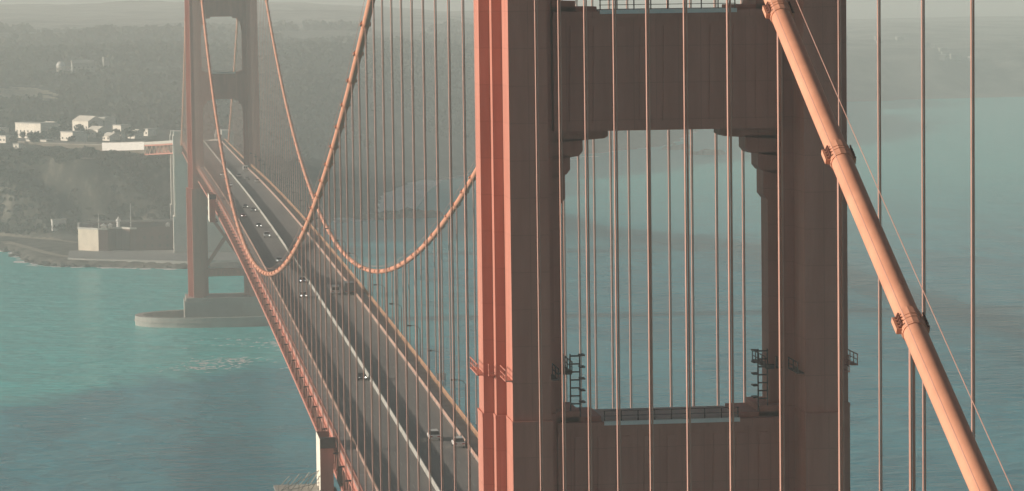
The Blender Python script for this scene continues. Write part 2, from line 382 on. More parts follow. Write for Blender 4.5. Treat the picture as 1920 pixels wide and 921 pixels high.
bp_ = scatter(15000, (-150, 90), (1745, 1990), lambda X, Y, Z: (Z > 5) & (fbm((X+0.55*(Y-1750))/19., (Y-1.2*X)/55.) > 0.41) & ~((Y > 1960) & (X < 0)))
leaf_mass('scrub', BUSH, bp_, rng.uniform(1.2, 3.2, len(bp_)), rng.uniform(1.0, 3.0, len(bp_)), 16, 0.75, 'low grey green scrub on the bluff behind the fort', 'bushes')

# ------------------------------------------------------------------ road, sidewalks, deck
YE = 1653.0
mb = MB()
mb.sweep(strip(3.95, CW-3.95, -0.25, 0.0)); mb.build('road', ASPHALT, kind='structure', label='dark six lane roadway running down the bridge deck', cat='road')
for nm, a, b, lab in (('sidewalk', 0.95, 3.9, 'narrow grey sidewalk along the left side of the roadway'), ('sidewalk', CW-3.9, CW-0.95, 'narrow grey sidewalk along the right side of the roadway')):
    MB().sweep(strip(a, b, -0.1, 0.14)).build(nm, WALK, kind='structure', label=lab, cat='sidewalk')
deck = empty('bridge_deck', 'red steel deck floor carrying the roadway between the side trusses', 'bridge deck', (MID, 0, zd(0)-1))
def kid(o): o.matrix_parent_inverse = o.parent.matrix_world.inverted() if False else Matrix.Translation(-o.parent.location); return o
kid(MB().sweep(strip(1.75, CW-1.75, -0.75, -0.29)).build('deck_slab', DARKSTEEL, deck))
fbm_ = MB().box(1.8, CW-1.8, -0.2, 0.2, -2.6, -0.8).mesh('floor_beam', PAINT)
brk_ = MB().box(-.15, .94, -.07, .07, -1.15, -.85).mesh('hanger_bracket', DARKSTEEL)
for j, Y in enumerate(ys(7.62, Y0+7.62, Y1-4)):
    kid(obj('floor_beam', fbm_, deck, (0, Y, zd(Y))))
    if j % 2 == 0:
        for bx in (0, CW-.79): kid(obj('hanger_bracket', brk_, deck, (bx, Y, zd(Y))))
for x in (5, 9.4, 13.7, 18.1, 22.4):
    kid(MB().sweep(strip(x-.15, x+.15, -1.6, -0.78)).build('stringer', PAINT, deck))
# lane lines
ll = MB()
for x in (7.15, 10.3, 17.1, 20.3):
    for Y in np.arange(-336, 1640, 12.0):
        a, b = Y, Y+3.6
        ll.add([(x-.06,a,zd(a)+.004),(x+.06,a,zd(a)+.004),(x+.06,b,zd(b)+.004),(x-.06,b,zd(b)+.004)], [(0,1,2,3)])
ll.build('lane_marking', DASH, kind='structure', label='broken white lane lines on the roadway', cat='marking')
# median barrier in segments
bar = empty('median_barrier', 'pale concrete median barrier running down the middle of the roadway', 'barrier', (MID, 0, zd(0)))
prof = [(-.23,0),(.23,0),(.23,.12),(.10,.34),(.08,.86),(-.08,.86),(-.10,.34),(-.23,.12)]
bseg = {}
for Y in ys(7.62, Y0, Y1-8):
    L_ = 7.57; dz = zd(Y+7.6)-zd(Y)
    r0 = [(x,0,z+.005) for x,z in prof]; r1 = [(x,L_,z+dz+.005) for x,z in prof]
    key = round(dz, 3)
    if key not in bseg: bseg[key] = MB().sweep([r0, r1]).mesh('barrier_segment', BARRIER)
    kid(obj('barrier_segment', bseg[key], bar, (MID, Y, zd(Y))))

# side trusses
def truss(xp, out, label):
    t = empty('side_truss', label, 'bridge truss', (xp, 0, zd(0)-3))
    kid(MB().sweep(strip(xp-.38, xp+.38, -1.25, -0.16)).build('top_chord', PAINT, t))
    kid(MB().sweep(strip(xp-.40, xp+.40, -7.15, -6.45)).build('bottom_chord', PAINT, t))
    kid(MB().sweep(strip(min(xp+out*.40, xp+out*.70), max(xp+out*.40, xp+out*.70), -1.62, -1.26)).build('traveller_rail', PAINT, t))
    vm = MB().box(-.25, .25, -.14, .14, -6.45, -1.25).mesh('truss_vertical', PAINT)
    dms = {}
    for i, Y in enumerate(ys(7.62, Y0, Y1)):
        kid(obj('truss_vertical', vm, t, (xp, Y, zd(Y))))
        if Y+7.6 > Y1: break
        dz = round(zd(Y+7.62)-zd(Y), 2); key = (i % 2, dz)
        if key not in dms:
            a, b = ((0,.2,-6.5),(0,7.42,-1.2+dz)) if i % 2 else ((0,.2,-1.2),(0,7.42,-6.5+dz))
            dms[key] = MB().beam(a, b, .40, .26, (1,0,0)).mesh('truss_diagonal', PAINT)
        kid(obj('truss_diagonal', dms[key], t, (xp, Y, zd(Y))))
    return t
tE = truss(1.35, -1, 'red stiffening truss along the sunlit left side of the deck')
tW = truss(CW-1.35, 1, 'red stiffening truss along the far right side of the deck')
# lower lateral bracing inside the deck
lb = MB()
for i, Y in enumerate(ys(15.24, Y0, Y1-16)):
    a, b = (1.8, CW-1.8) if i % 2 else (CW-1.8, 1.8)
    lb.beam((a, Y, zd(Y)-6.9), (b, Y+15.24, zd(Y+15.24)-6.9), .4, .22); lb.beam((b, Y, zd(Y)-6.95), (a, Y+15.24, zd(Y+15.24)-7.0), .4, .2)
    lb.box(1.8, CW-1.8, Y-.25, Y+.25, zd(Y)-7.1, zd(Y)-6.6)
kid(lb.build('lower_lateral_bracing', PAINT, deck))

# railings
def railing(x, h, label, posts, rails, picket, mt=PAINT):
    t = empty('railing', label, 'railing', (x, 0, zd(0)))
    for a, b, w in rails: kid(MB().sweep(strip(x-w, x+w, a, b)).build('rail', mt, t))
    pm = MB().box(-.09, .09, -.09, .09, .13, h-.05).mesh('railing_post', mt)
    for Y in ys(posts, Y0+.5, Y1-.5): kid(obj('railing_post', pm, t, (x, Y, zd(Y))))
    if picket:
        p = MB(); pw = .018 if x < MID else .055
        for Y in np.arange(Y0+.8, Y1-.8, picket):
            z = zd(Y); p.box(x-.03, x+.03, Y-pw, Y+pw, z+.2, z+h-.1)
        o = kid(p.build('picket', mt, t)); o['kind'] = 'stuff'
    return t
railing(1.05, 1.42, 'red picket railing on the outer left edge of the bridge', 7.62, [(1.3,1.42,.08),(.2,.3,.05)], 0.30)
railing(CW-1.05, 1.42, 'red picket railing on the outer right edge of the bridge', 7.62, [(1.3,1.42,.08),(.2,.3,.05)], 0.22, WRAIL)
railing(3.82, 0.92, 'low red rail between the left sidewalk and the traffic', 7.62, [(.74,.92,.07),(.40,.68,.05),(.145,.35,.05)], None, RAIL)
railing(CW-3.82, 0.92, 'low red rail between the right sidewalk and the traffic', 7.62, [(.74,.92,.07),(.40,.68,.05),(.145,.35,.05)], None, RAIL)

# ------------------------------------------------------------------ towers
LEVELS = [(-2, 66, 1.15, 1.25), (66, 122.3, .14, .30), (122.3, 165.2, 0, 0), (165.2, 195.4, -.18, -.3), (195.4, 219.5, -.36, -.6)]
def leg_poly(cx, ew, ed):
    s_in = 1 if cx < MID else -1
    w1, w2, w3 = 1.85+ew*.6, 2.85+ew*.8, 3.9+ew; y1, y2 = 8.5+ed, 3.7+ed*.6
    yi = 1.6+ed*.3
    h = [(-w1,-y1),(w1,-y1),(w1,-y2),(w2,-y2),(w2,-yi),(w3,-yi)]
    v1, v2, v3, yo = w1-.15, w2-.2, w3-.25, 2.0+ed*.3          # outer side
    h[0] = (-v1,-y1)
    p = h+[(w3,yi),(w2,yi),(w2,y2),(w1,y2),(w1,y1),(-v1,y1),(-v1,y2),(-v2,y2),(-v2,yo),(-v3,yo),(-v3,-yo),(-v2,-yo),(-v2,-y2),(-v1,-y2)]
    if s_in < 0: p = [(-x, y) for x, y in reversed(p)]
    return [(cx+x, y) for x, y in p]
STRUTS = [(108.9, 121.7), (148.6, 159.9), (181.5, 191.0), (209.0, 219.0)]
def tower(Y, label, zbase, detail):
    t = empty('bridge_tower', label, 'bridge tower', (MID, Y, zbase))
    pk = lambda b, nm, m=TOWER, par=None, **k: (lambda o: (setattr(o, 'matrix_parent_inverse', Matrix.Translation((-MID, 0, -zbase)) if par is None else Matrix.Identity(4)), o)[1])(b.build(nm, m, par or t, **k))
    for cx in (0, CW):
        b = MB()
        for z0, z1, ew, ed in LEVELS:
            b.prism(leg_poly(cx, ew, ed), max(z0, zbase), z1)
            b.prism(leg_poly(cx, ew+.03, ed+.04), z1-.3, z1+.02)       # ledge at each setback
        b.prism(leg_poly(cx, -.9, -1.6), 219.5, 222.5)
        pk(b, 'leg')
        b = MB(); b.box(cx-1.6, cx+1.6, -5.2, 5.2, 222.5, 224.2); b.prism_x([(-5.2,224.2),(5.2,224.2),(2.2,227.4),(-2.2,227.4)], cx-1.5, cx+1.5)
        pk(b, 'cable_saddle')
    for si, (z0, z1) in enumerate(STRUTS):
        e = 3.0
        b = MB(); b.box(e, CW-e, -4.2, 4.2, z0, z1-.9); pk(b, 'strut')
        # fluted face: raised pilasters either side of the strut
        for k in range(9):
            x = 5.0+k*(CW-10.0)/8
            pk(MB().prism_y([(x-.55,z0+.9),(x+.55,z0+.9),(x+.4,z1-1.6),(x-.4,z1-1.6)], -4.33, -4.2), 'pilaster')
        pk(MB().box(e, CW-e, -4.54, 4.54, z1-.9, z1-.25), 'cornice')
        # stepped corbels below the strut
        if z0 > 100:
            steps = [(-6.8,-4.1,4.3),(-4.1,-2.4,4.8),(-2.4,-.8,6.0),(-.8,.02,8.4)]
            for a, c, x in steps:
                for sgn in (1, -1):
                    xa = 3.0; ch = .45 if c-a > 1 else .2
                    poly = [(xa,z0+a-.35),(x-.35,z0+a),(x,z0+a+ch),(x,z0+c),(xa,z0+c)]
                    if sgn < 0: poly = [(CW-px_, pz_) for px_, pz_ in reversed(poly)]
                    pk(MB().prism_y(poly, -1.65, 1.65), 'corbel')
        # small steps at the foot of the opening above
        for x, h in ((5.2,1.0),(7.2,.45)):
            for xa, xb in ((3.0, x), (CW-x, CW-3.0)):
                pk(MB().box(xa, xb, -3.4, 3.4, z1-.26, z1-.25+h), 'step')
        # walkway rail on top of the strut
        r = MB(); r.box(7.3, CW-7.3, -4.30, -4.22, z1+.75, z1+.83); r.box(7.3, CW-7.3, -4.30, -4.22, z1+.3, z1+.36)
        for k in range(9): x = 7.4+k*(CW-14.8)/8; r.box(x-.05, x+.05, -4.3, -4.2, z1-.26, z1+.83)
        pk(r, 'handrail', DARKSTEEL)
        pk(MB().box(7.3, CW-7.3, -4.75, -4.55, z1-.5, z1-.12), 'sill_highlight', WHITE)  # white strip added to draw the pale light line along the sill
        pk(MB().box(7.25, CW-7.25, -3.9, 3.9, z1-.249, z1-.1), 'walkway', CONC_PALE)
    # portal under the deck and bracing below it
    pk(MB().box(3, CW-3, -3.6, 3.6, 57, 64), 'strut'); pk(MB().box(3, CW-3, -3.0, 3.0, 22.8, 26.2), 'strut')
    for a, b in ((26.2, 57),):
        for yy in (-2.6, 2.6):
            pk(MB().beam((4, yy, a+1.2), (CW-4, yy, b-1.2), 1.5, 1.4), 'cross_brace'); pk(MB().beam((CW-4, yy+.4, a+1.2), (4, yy+.4, b-1.2), 1.5, 1.4), 'cross_brace')
    if detail:
        # inspection walkway round the legs and ladders on the inner walls
        for cx in (0, CW):
            for sx in (-1, 1):
                b = MB()
                X = lambda x: cx+sx*x
                off = .24 if (cx == 0) == (sx < 0) else 0
                def bb(x0, x1, *r): a_, b_ = sorted((X(x0-off), X(x1-off))); b.box(a_, b_, *r)
                for x0, x1, ya, yb in ((3.94, 4.6, -3.2, 3.2), (1.98, 2.6, -8.5, -4.2), (2.93, 3.6, -3.9, -3.2)):
                    bb(x0, x1, ya, yb, 126.0, 126.1)
                    bb(x1-.08, x1, ya, yb, 127.0, 127.08); bb(x1-.06, x1, ya, yb, 126.5, 126.56)
                    for y in np.linspace(ya+.1, yb-.1, max(3, int((yb-ya)/1.2))): bb(x1-.1, x1-.02, y-.05, y+.05, 126.0, 127.1)
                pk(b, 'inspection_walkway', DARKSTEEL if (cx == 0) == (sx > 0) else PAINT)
        for xx, sg in ((4.3, 1), (CW-4.3, -1)):
            b = MB()
            for dx in (0, .9): b.box(min(xx+sg*dx, xx+sg*(dx+.12)), max(xx+sg*dx, xx+sg*(dx+.12)), -3.3, -3.15, 121.6, 127.8)
            for k in range(8): z = 122.3+k*.75; b.box(min(xx, xx+sg*1.0), max(xx, xx+sg*1.0), -3.3, -3.15, z, z+.13)
            for k in range(5): z = 123.2+k*1.1; b.box(min(xx+sg*.95, xx+sg*1.45), max(xx+sg*.95, xx+sg*1.45), -3.5, -2.3, z, z+.12)
            b.box(min(xx-sg*.6, xx+sg*.2), max(xx-sg*.6, xx+sg*.2), -3.4, -2.9, 125.9, 126.3)
            pk(b, 'caged_ladder', DARKSTEEL)
    return t
tower(0, 'near orange suspension tower with shaded face and stepped portal opening', -2, True)
tower(SPAN, 'distant hazy orange suspension tower rising from an oval concrete fender', 13.2, False)

# tower piers
def pier(Y, lab, name='tower_pier'):
    t = empty(name, lab, 'pier', (MID, Y, 0))
    p = []
    k = lambda o: (setattr(o, 'matrix_parent_inverse', Matrix.Translation((-MID, 0, 0))), o)[1]
    b = MB(); b.box(-6.2, CW+6.2, -12.5, 12.5, -2.4, 13.2)
    for cx in (0, CW):
        b.box(cx-6.7, cx+6.7, -13.6, -12.5, -2.4, 11.5); b.box(cx-7.0, cx-6.2, -9, 9, -2.4, 11.8) if cx == 0 else b.box(cx+6.2, cx+7.0, -9, 9, -2.4, 11.8)
    k(b.build('pedestal', CONC, t))
    def oval(a, bb, n=64): return [(MID+a*math.cos(2*math.pi*i/n)*(1 if True else 0), bb*math.copysign(abs(math.sin(2*math.pi*i/n))**.85, math.sin(2*math.pi*i/n))) for i in range(n)]
    o, i_ = oval(44.5, 24.5), oval(40.5, 20.5); n = len(o); b = MB()
    vs = [(x,y,-2.4) for x,y in o]+[(x,y,4.6) for x,y in o]+[(x,y,4.6) for x,y in i_]+[(x,y,-2.4) for x,y in i_]
    fs = [(j+q_*n, (j+1)%n+q_*n, (j+1)%n+(q_+1)*n, j+(q_+1)*n) for q_ in range(3) for j in range(n)]
    b.add(vs, fs); k(b.build('fender', CONC, t))
    o2 = oval(44.9, 24.9); b = MB(); vs = [(x,y,2.0) for x,y in o2]+[(x,y,2.5) for x,y in o2]+[(x,y,2.5) for x,y in o]+[(x,y,2.0) for x,y in o]
    b.add(vs, [(j+q_*n, (j+1)%n+q_*n, (j+1)%n+((q_+1)%4)*n, j+((q_+1)%4)*n) for q_ in range(4) for j in range(n)]); k(b.build('fender_ledge', CONC, t))
pier(SPAN, 'pale oval concrete fender and pedestal under the distant tower')
pier(0, 'concrete pier standing in the water under the near tower')

# ------------------------------------------------------------------ main cables with bands and suspender ropes
def band_mesh():
    b = MB(); n = 14
    b.cyl((0,-.62,0), (0,.62,0), .63, n); b.cyl((0,-.74,0), (0,-.62,0), .62, n); b.cyl((0,.62,0), (0,.74,0), .62, n)
    b.cyl((0,-.2,0), (0,-.08,0), .66, n); b.cyl((0,.08,0), (0,.2,0), .66, n)
    for sx in (-1, 1):
        b.box(min(sx*.6, sx*.86), max(sx*.6, sx*.74), -.55, .55, -.14, .14)
    return b.mesh('cable_band', PAINT_CABLE)
BANDM = band_mesh()
bo = MB()
for sx in (-1, 1):
    for y in (-.42, -.14, .14, .42):
        bo.cyl((sx*.72, y, -.20), (sx*.72, y, .20), .05, 6)
        bo.cyl((sx*.70, y, .10), (sx*.60, y, .42), .055, 6)
BOLTM = bo.mesh('band_bolts', mat('band_bolt_steel', (0.16, 0.065, 0.045), 0.6))
rp = MB()
for x in (-.085, .085):
    for y in (-.09, .09): rp.cyl((x, y, 0), (x, y, 1), .052, 7)
ROPEM = rp.mesh('suspender_rope', PAINT_ROPE)
def main_cable(x, label):
    t = empty('main_cable', label, 'bridge cable', (x, 0, ZTOP))
    k = lambda o: (setattr(o, 'matrix_parent_inverse', Matrix.Translation((-x, 0, -ZTOP))), o)[1]
    P = [(x, Y, z_cable(Y)) for Y in list(np.arange(-343, 0, 5.))+list(np.linspace(0, SPAN, 301))+list(np.arange(SPAN+5, SPAN+343.1, 5.))]
    k(MB().tube(P, .57, 18).build('cable', PAINT_CABLE, t, smooth=True))
    for dx in (-.72, .72):
        k(MB().tube([(px+dx, py, pz+1.25) for px, py, pz in P], .022, 5).build('hand_rope', PAINT_ROPE, t))
    for Y in [-15.24*i for i in range(1, 22)]+[15.24*i for i in range(1, 84)]+[SPAN+15.24*i for i in range(1, 22)]:
        z = z_cable(Y); sl = math.atan2(z_cable(Y+1)-z_cable(Y-1), 2)
        o = k(obj('cable_band', BANDM, t, (x, Y, z))); o.rotation_euler = (sl, 0, 0)
        o2 = obj('band_bolts', BOLTM, o)
        zb = zd(Y)-.9
        if z-.4-zb < 1: continue
        r = k(obj('suspender_rope', ROPEM, t, (x, Y, zb))); r.scale = (1, 1, z-.3-zb)
    return t
main_cable(0, 'main suspension cable along the left side, with its bands and hanging ropes')
main_cable(CW, 'main suspension cable along the right side, behind the near tower')

# ------------------------------------------------------------------ street lamps
def lamp_parts():
    pole = MB().cyl((0,0,.1), (0,0,7.6), .13, 8, .08).cyl((0,0,.1), (0,0,.9), .2, 8).mesh('pole', DARKSTEEL)
    arm = MB().tube([(0,0,7.5),(-.4,0,8.0),(-1.1,0,8.3),(-2.0,0,8.35)], .06, 6).mesh('arm', DARKSTEEL)
    head = MB().prism_x([(-.22,8.2),(.22,8.2),(.14,8.5),(-.14,8.5)], -2.75, -1.85).mesh('lamp_head', DARKSTEEL)
    return pole, arm, head
LP = lamp_parts()
ORD = 'first second third fourth fifth sixth seventh eighth ninth tenth eleventh twelfth thirteenth fourteenth fifteenth sixteenth seventeenth eighteenth nineteenth twentieth twenty-first twenty-second twenty-third twenty-fourth twenty-fifth twenty-sixth twenty-seventh'.split()
nl = -1
for i in range(-1, 27):
    Y = 299.0+45.72*i
    if Y > 1250: continue
    nl += 1
    t = empty('street_lamp', 'dark street lamp on the right bridge railing, %s from the near tower' % ORD[nl], 'street lamp', (CW-1.0, Y, zd(Y)), 'street lamps along the right edge of the bridge')
    for nm, m in zip(('pole', 'arm', 'lamp_head'), LP): obj(nm, m, t)

# ------------------------------------------------------------------ maintenance gantries on the left truss
def gantry(Y, ln, label, platform):
    z = zd(Y)
    t = empty('maintenance_gantry', label, 'gantry', (-1.3, Y, z))
    P = lambda b, nm, m: b.build(nm, m, t)
    P(MB().box(-1.35, -1.28, 0, ln, -8.5, 2.0), 'cladding_panel', OFFWHITE)
    P(MB().box(-1.27, 1.0, 0, .25, -8.5, 0.4), 'end_frame', PAINT)
    P(MB().box(-1.3, 1.5, -.35, .55, 0.42, 2.3), 'head_beam', DARKSTEEL)
    P(MB().box(-1.27, 1.0, ln-.25, ln, -8.5, 2.0), 'end_frame', PAINT)
    for k in range(0): P(MB().box(-1.27, 1.0, -.05, -.004, -8.2+k*1.5, -8.0+k*1.5), 'rung', DARKSTEEL)
    P(MB().box(-1.27, 2.0, .3, ln-.3, -8.5, -8.2), 'floor_plate', DARKSTEEL)
    if platform:
        b = MB(); b.box(-9.2, -1.4, 0, ln, -7.9, -7.6); P(b, 'outrigger_platform', CONC)
        for k in range(5):
            x = -8.8+k*1.8
            P(MB().beam((x, .5, -7.6), (x+2.4, .5, -4.9+.3*k), .12, .12), 'scaffold_tube', CONC_PALE)
            P(MB().beam((x, ln*.5, -7.6), (x+2.2, ln*.5, -5.2+.3*k), .12, .12), 'scaffold_tube', CONC_PALE)
            P(MB().beam((x, .5, -7.6), (x, .5, -6.0+.35*k), .1, .1), 'scaffold_tube', CONC_PALE)
        P(MB().beam((-9.0, .5, -7.4), (-1.5, .5, -3.6), .12, .12), 'guy_tube', CONC_PALE)
        P(MB().beam((-7.2, .55, -7.0), (-1.5, .55, -5.8), .12, .12), 'guy_tube', CONC_PALE)
    return t
gantry(271.5, 11.0, 'tall white clad maintenance gantry hung on the near left truss with a scaffold platform', True)
gantry(957.0, 16.0, 'small far maintenance gantry, a bright upright on the left truss', False)

# ------------------------------------------------------------------ vehicles
PAINTS = {k: mat('car_paint_'+k, c, 0.3, spec=0.5) for k, c in dict(white=(.74,.73,.70), silver=(.42,.43,.43), black=(.025,.025,.028), grey=(.13,.135,.14), red=(.22,.03,.03), blue=(.04,.07,.13)).items()}
def vehicle(kind, X, Y, facing, colour, label, group):
    """facing -1: towards the camera (north), +1: away"""
    t = empty('van' if kind == 'van' else 'box_truck' if kind == 'truck' else 'car', label, {'van': 'van', 'truck': 'truck'}.get(kind, 'car'), (X, Y, zd(Y)+.006), group)
    t.rotation_euler = (0, 0, 0 if facing > 0 else math.pi)      # front is +Y in local space
    pm = PAINTS[colour]
    if kind == 'sedan': L, Wd, body, cab, H = 4.6, 1.8, [(-2.3,.35),(2.3,.32),(2.34,.62),(1.15,.95),(-1.6,.98),(-2.32,.92)], [(-1.65,.96),(1.15,.94),(.35,1.38),(-1.0,1.42)], 1.44
    elif kind == 'suv': L, Wd, body, cab, H = 4.8, 1.95, [(-2.4,.4),(2.4,.38),(2.42,.85),(1.3,1.1),(-2.35,1.12),(-2.45,.9)], [(-2.3,1.1),(1.3,1.08),(.6,1.70),(-2.0,1.76)], 1.78
    elif kind == 'van': L, Wd, body, cab, H = 5.8, 2.1, [(-2.9,.45),(2.9,.4),(2.92,1.15),(2.0,1.5),(1.6,2.35),(-2.85,2.4)], None, 2.42
    else: L, Wd, body, cab, H = 8.0, 2.4, [(1.9,.5),(4.0,.5),(4.02,1.3),(3.6,2.3),(1.9,2.35)], None, 3.3
    hw = Wd/2
    MB().prism_x(body, -hw, hw).build('body', pm, t)
    if cab:
        c0 = hw-.06; c1 = hw-.25
        n = 4; vs = []
        for sx in (-1, 1):
            for j, (y, z) in enumerate(cab): vs.append((sx*(c0 if j < 2 else c1), y, z))
        MB().add(vs, [(3,2,1,0),(4,5,6,7),(0,1,5,4),(1,2,6,5),(2,3,7,6),(3,0,4,7)]).build('window', GLASS, t)
        (ya, za), (yb, zb) = cab[3], cab[2]
        MB().box(-c1+.03, c1-.03, ya-.02, yb+.02, za-.03, za+.05).build('roof', pm, t)
    elif kind == 'van':
        MB().add([(-hw+.1,2.03,1.47),(hw-.1,2.03,1.47),(hw-.15,1.64,2.28),(-hw+.15,1.64,2.28)], [(0,1,2,3)]).build('windscreen', GLASS, t)
        for sx in (-1, 1): MB().box(min(sx*.15, sx*.9), max(sx*.15, sx*.9), -2.92, -2.90, 1.3, 2.1).build('rear_window', GLASS, t)
    else:
        MB().box(-1.25, 1.25, -4.0, 1.75, .95, 3.3).build('cargo_box', pm, t); MB().box(-.5, .5, -3.9, 2, .55, .94).build('chassis', DARKSTEEL, t)
        MB().box(-1.0, 1.0, 3.72, 3.9, 1.4, 2.15).build('windscreen', GLASS, t)
    wr = .34 if L < 5 else .45
    for y in (-L*.31, L*.31):
        for sx in (-1, 1): MB().cyl((sx*(hw-.22), y, wr), (sx*(hw+.01), y, wr), wr, 12).build('wheel', TYRE, t)
    zf = .62 if L < 5 else .85
    yf = max(y for y, z in body); yr = -L/2
    for sx in (-1, 1):
        a, b = sorted((sx*(hw-.5), sx*(hw-.08)))
        a2, b2 = sorted((sx*(hw-.38), sx*(hw-.14)))
        MB().box(a2, b2, yf-.1, yf+.05, zf+.02, zf+.18).build('headlight', HEADLIGHT if (int(Y)*7+sx) % 5 > 1 else HEADLIGHT_DIM, t)
        MB().box(a, b, yr-.16, yr+.02, zf+.12, zf+.3).build('tail_light', TAILLIGHT, t)
    return t
GA, GB = 'vehicles coming up the left carriageway', 'vehicles going away on the right carriageway'
for v in [
 ('suv', 18.6, 281, 1, 'white', 'white hatchback beside a white jeep, nearest pair on the right carriageway', GB),
 ('suv', 22.1, 271.5, 1, 'white', 'nearest white jeep in the lane beside the right sidewalk', GB),
 ('sedan', 12.0, 367, -1, 'black', 'black car with headlights on, nearest on the left carriageway', GA),
 ('van', 18.5, 546, 1, 'white', 'white van driving beside a dark truck on the right carriageway', GB),
 ('truck', 22.0, 545, 1, 'grey', 'dark grey box truck driving beside a white van', GB),
 ('sedan', 12.0, 581, -1, 'blue', 'dark blue car with headlights on hugging the median below the cable dip', GA),
 ('sedan', 9.8, 539, -1, 'grey', 'grey car with headlights on, second nearest on the left carriageway', GA),
 ('sedan', 9.0, 648, -1, 'silver', 'silver car framed just above the lowest point of the left cable', GA),
 ('suv', 10.0, 747, -1, 'silver', 'silver sport utility car with headlights on, alone inside the cable loop', GA),
 ('sedan', 9.4, 794, -1, 'black', 'black car with headlights on ahead of the far pair', GA),
 ('sedan', 11.2, 880, -1, 'grey', 'grey car of the far pair close to the median', GA),
 ('sedan', 9.2, 902, -1, 'black', 'black car of the far pair, further from the median', GA),
 ('sedan', 6.4, 848, -1, 'red', 'dark red car in the lane beside the left sidewalk', GA),
 ('sedan', 9.4, 1066, -1, 'white', 'white car approaching on the left carriageway, well short of the far tower', GA),
 ('suv', 9.3, 1166, -1, 'white', 'white car on the left carriageway just this side of the far tower', GA),
 ('suv', 16.2, 1150, 1, 'white', 'white car beside the median near the far tower, going away', GB),
 ('sedan', 18.6, 1122, 1, 'silver', 'silver car in the middle right lane near the far tower', GB),
 ('sedan', 21.9, 1096, 1, 'white', 'white car in the outermost right lane near the far tower', GB),
 ('van', 21.8, 1222, 1, 'white', 'white van under the far tower on the right carriageway', GB)]: vehicle(*v)
# pale panels on the right railing
for Y, lab in ((352, 'pale sign panel fixed to the right railing, the nearer one'), (742, 'pale sign panel fixed to the right railing, the far one by the left cable')):
    t = empty('sign_panel', lab, 'sign', (CW-.3, Y, zd(Y)+1.3)); MB().box(-1.0, 1.0, -.05, .05, .1, 1.5).build('panel', WHITE, t)
    for x in (-.8, .8): MB().box(x-.05, x+.05, .055, .15, -1.2, 1.4).build('post', DARKSTEEL, t)

# ------------------------------------------------------------------ south pylons, arch and approach
PYL = mat('pylon_concrete', (0.70, 0.67, 0.60), 0.85, var=0.1, scale=0.08, bump=0.03, bscale=0.6)
def pylon(Y, ln, ztop, label):
    t = empty('bridge_pylon', label, 'pylon', (MID, Y, 2))
    k = lambda o: (setattr(o, 'matrix_parent_inverse', Matrix.Translation((-MID, 0, -2))), o)[1]
    for x0, x1 in ((-4.4, 3.2), (CW-3.2, CW+4.4)):
        b = MB(); b.box(x0, x1, 0, ln, 1, ztop); b.box(x0-.7, x1+.7, -.7, ln+.7, 1, 26); b.box(x0+.8, x1-.8, -.35, 0, 26, ztop-6); b.box(x0+.5, x1-.5, .6, ln-.6, ztop, ztop+2.6)
        k(b.build('shaft', PYL, t))
    k(MB().box(3.2, CW-3.2, 1.5, ln-1.5, 1, 58).build('web_wall', PYL, t))
pylon(1656, 14, 74.5, 'tall pale concrete pylon standing before the brick fort, behind the far tower')
pylon(1764, 14, 70.0, 'second concrete pylon behind the brick fort')
t = empty('steel_arch', 'red steel arch spanning above the fort between the pylons', 'arch', (MID, 1717, 40))
k = lambda o: (setattr(o, 'matrix_parent_inverse', Matrix.Translation((-MID, -1717, -40))), o)[1]
for x in (2.0, CW-2.0):
    rows = []
    for i in range(25):
        a = i/24; Y = 1670+a*94; z = 34+26*4*a*(1-a); rows.append([(x-.6,Y,z-1),(x+.6,Y,z-1),(x+.6,Y,z+1),(x-.6,Y,z+1)])
    k(MB().sweep(rows).build('arch_rib', PAINT, t))
    for i in range(1, 12):
        a = i/12; Y = 1670+a*94; z = 34+26*4*a*(1-a)
        k(MB().box(x-.35, x+.35, Y-.35, Y+.35, z+.9, 62.5).build('spandrel_post', PAINT, t))
# curved approach: east edge path
EDGE = [(0.4,1650,zd(1650)),(0,1690,69.4),(-3,1735,67.3),(-11,1785,64.5),(-22,1835,61.8),(-38,1895,58.8),(-60,1960,56.2),(-92,2040,54.2),(-135,2140,53.0)]
def catmull(P, n=8):
    out = []; P = [Vector(p) for p in P]
    for i in range(len(P)-1):
        p0, p1, p2, p3 = P[max(i-1,0)], P[i], P[i+1], P[min(i+2, len(P)-1)]
        for j in range(n):
            u = j/n; out.append(0.5*((2*p1)+(p2-p0)*u+(2*p0-5*p1+4*p2-p3)*u*u+(3*p1-p0-3*p2+p3)*u**3))
    return out+[P[-1]]
EP = catmull(EDGE)
def nrm(i):
    d = EP[min(i+1, len(EP)-1)]-EP[max(i-1, 0)]; d.z = 0; d.normalize(); return Vector((d.y, -d.x, 0))   # to the west
def ap(o0, o1, d0, d1, a=0, b=None):
    rows = []
    for i in range(a, (b or len(EP)-1)+1):
        p, q = EP[i], nrm(i); A, B = p+q*o0, p+q*o1
        rows.append([(A.x,A.y,A.z+d0),(B.x,B.y,B.z+d0),(B.x,B.y,B.z+d1),(A.x,A.y,A.z+d1)])
    return rows
MB().sweep(ap(1.0, 26.4, -.5, 0.0, 1)).build('road', mat('approach_paving', (.26,.23,.19), .85, var=.15, scale=.1), kind='structure', label='pale approach road curving left from the bridge to the plaza', cat='road')
t = empty('approach_viaduct', 'curving approach viaduct with a sunlit truss side', 'viaduct', (0, 1750, 58))
k = lambda o: (setattr(o, 'matrix_parent_inverse', Matrix.Translation((0, -1750, -58))), o)[1]
cut = 31
k(MB().sweep(ap(.2, 1.0, -.9, .9, 1, cut)).build('parapet', CONC_PALE, t)); k(MB().sweep(ap(26.4, 27.2, -.9, .9, 1, cut)).build('parapet', CONC_PALE, t))
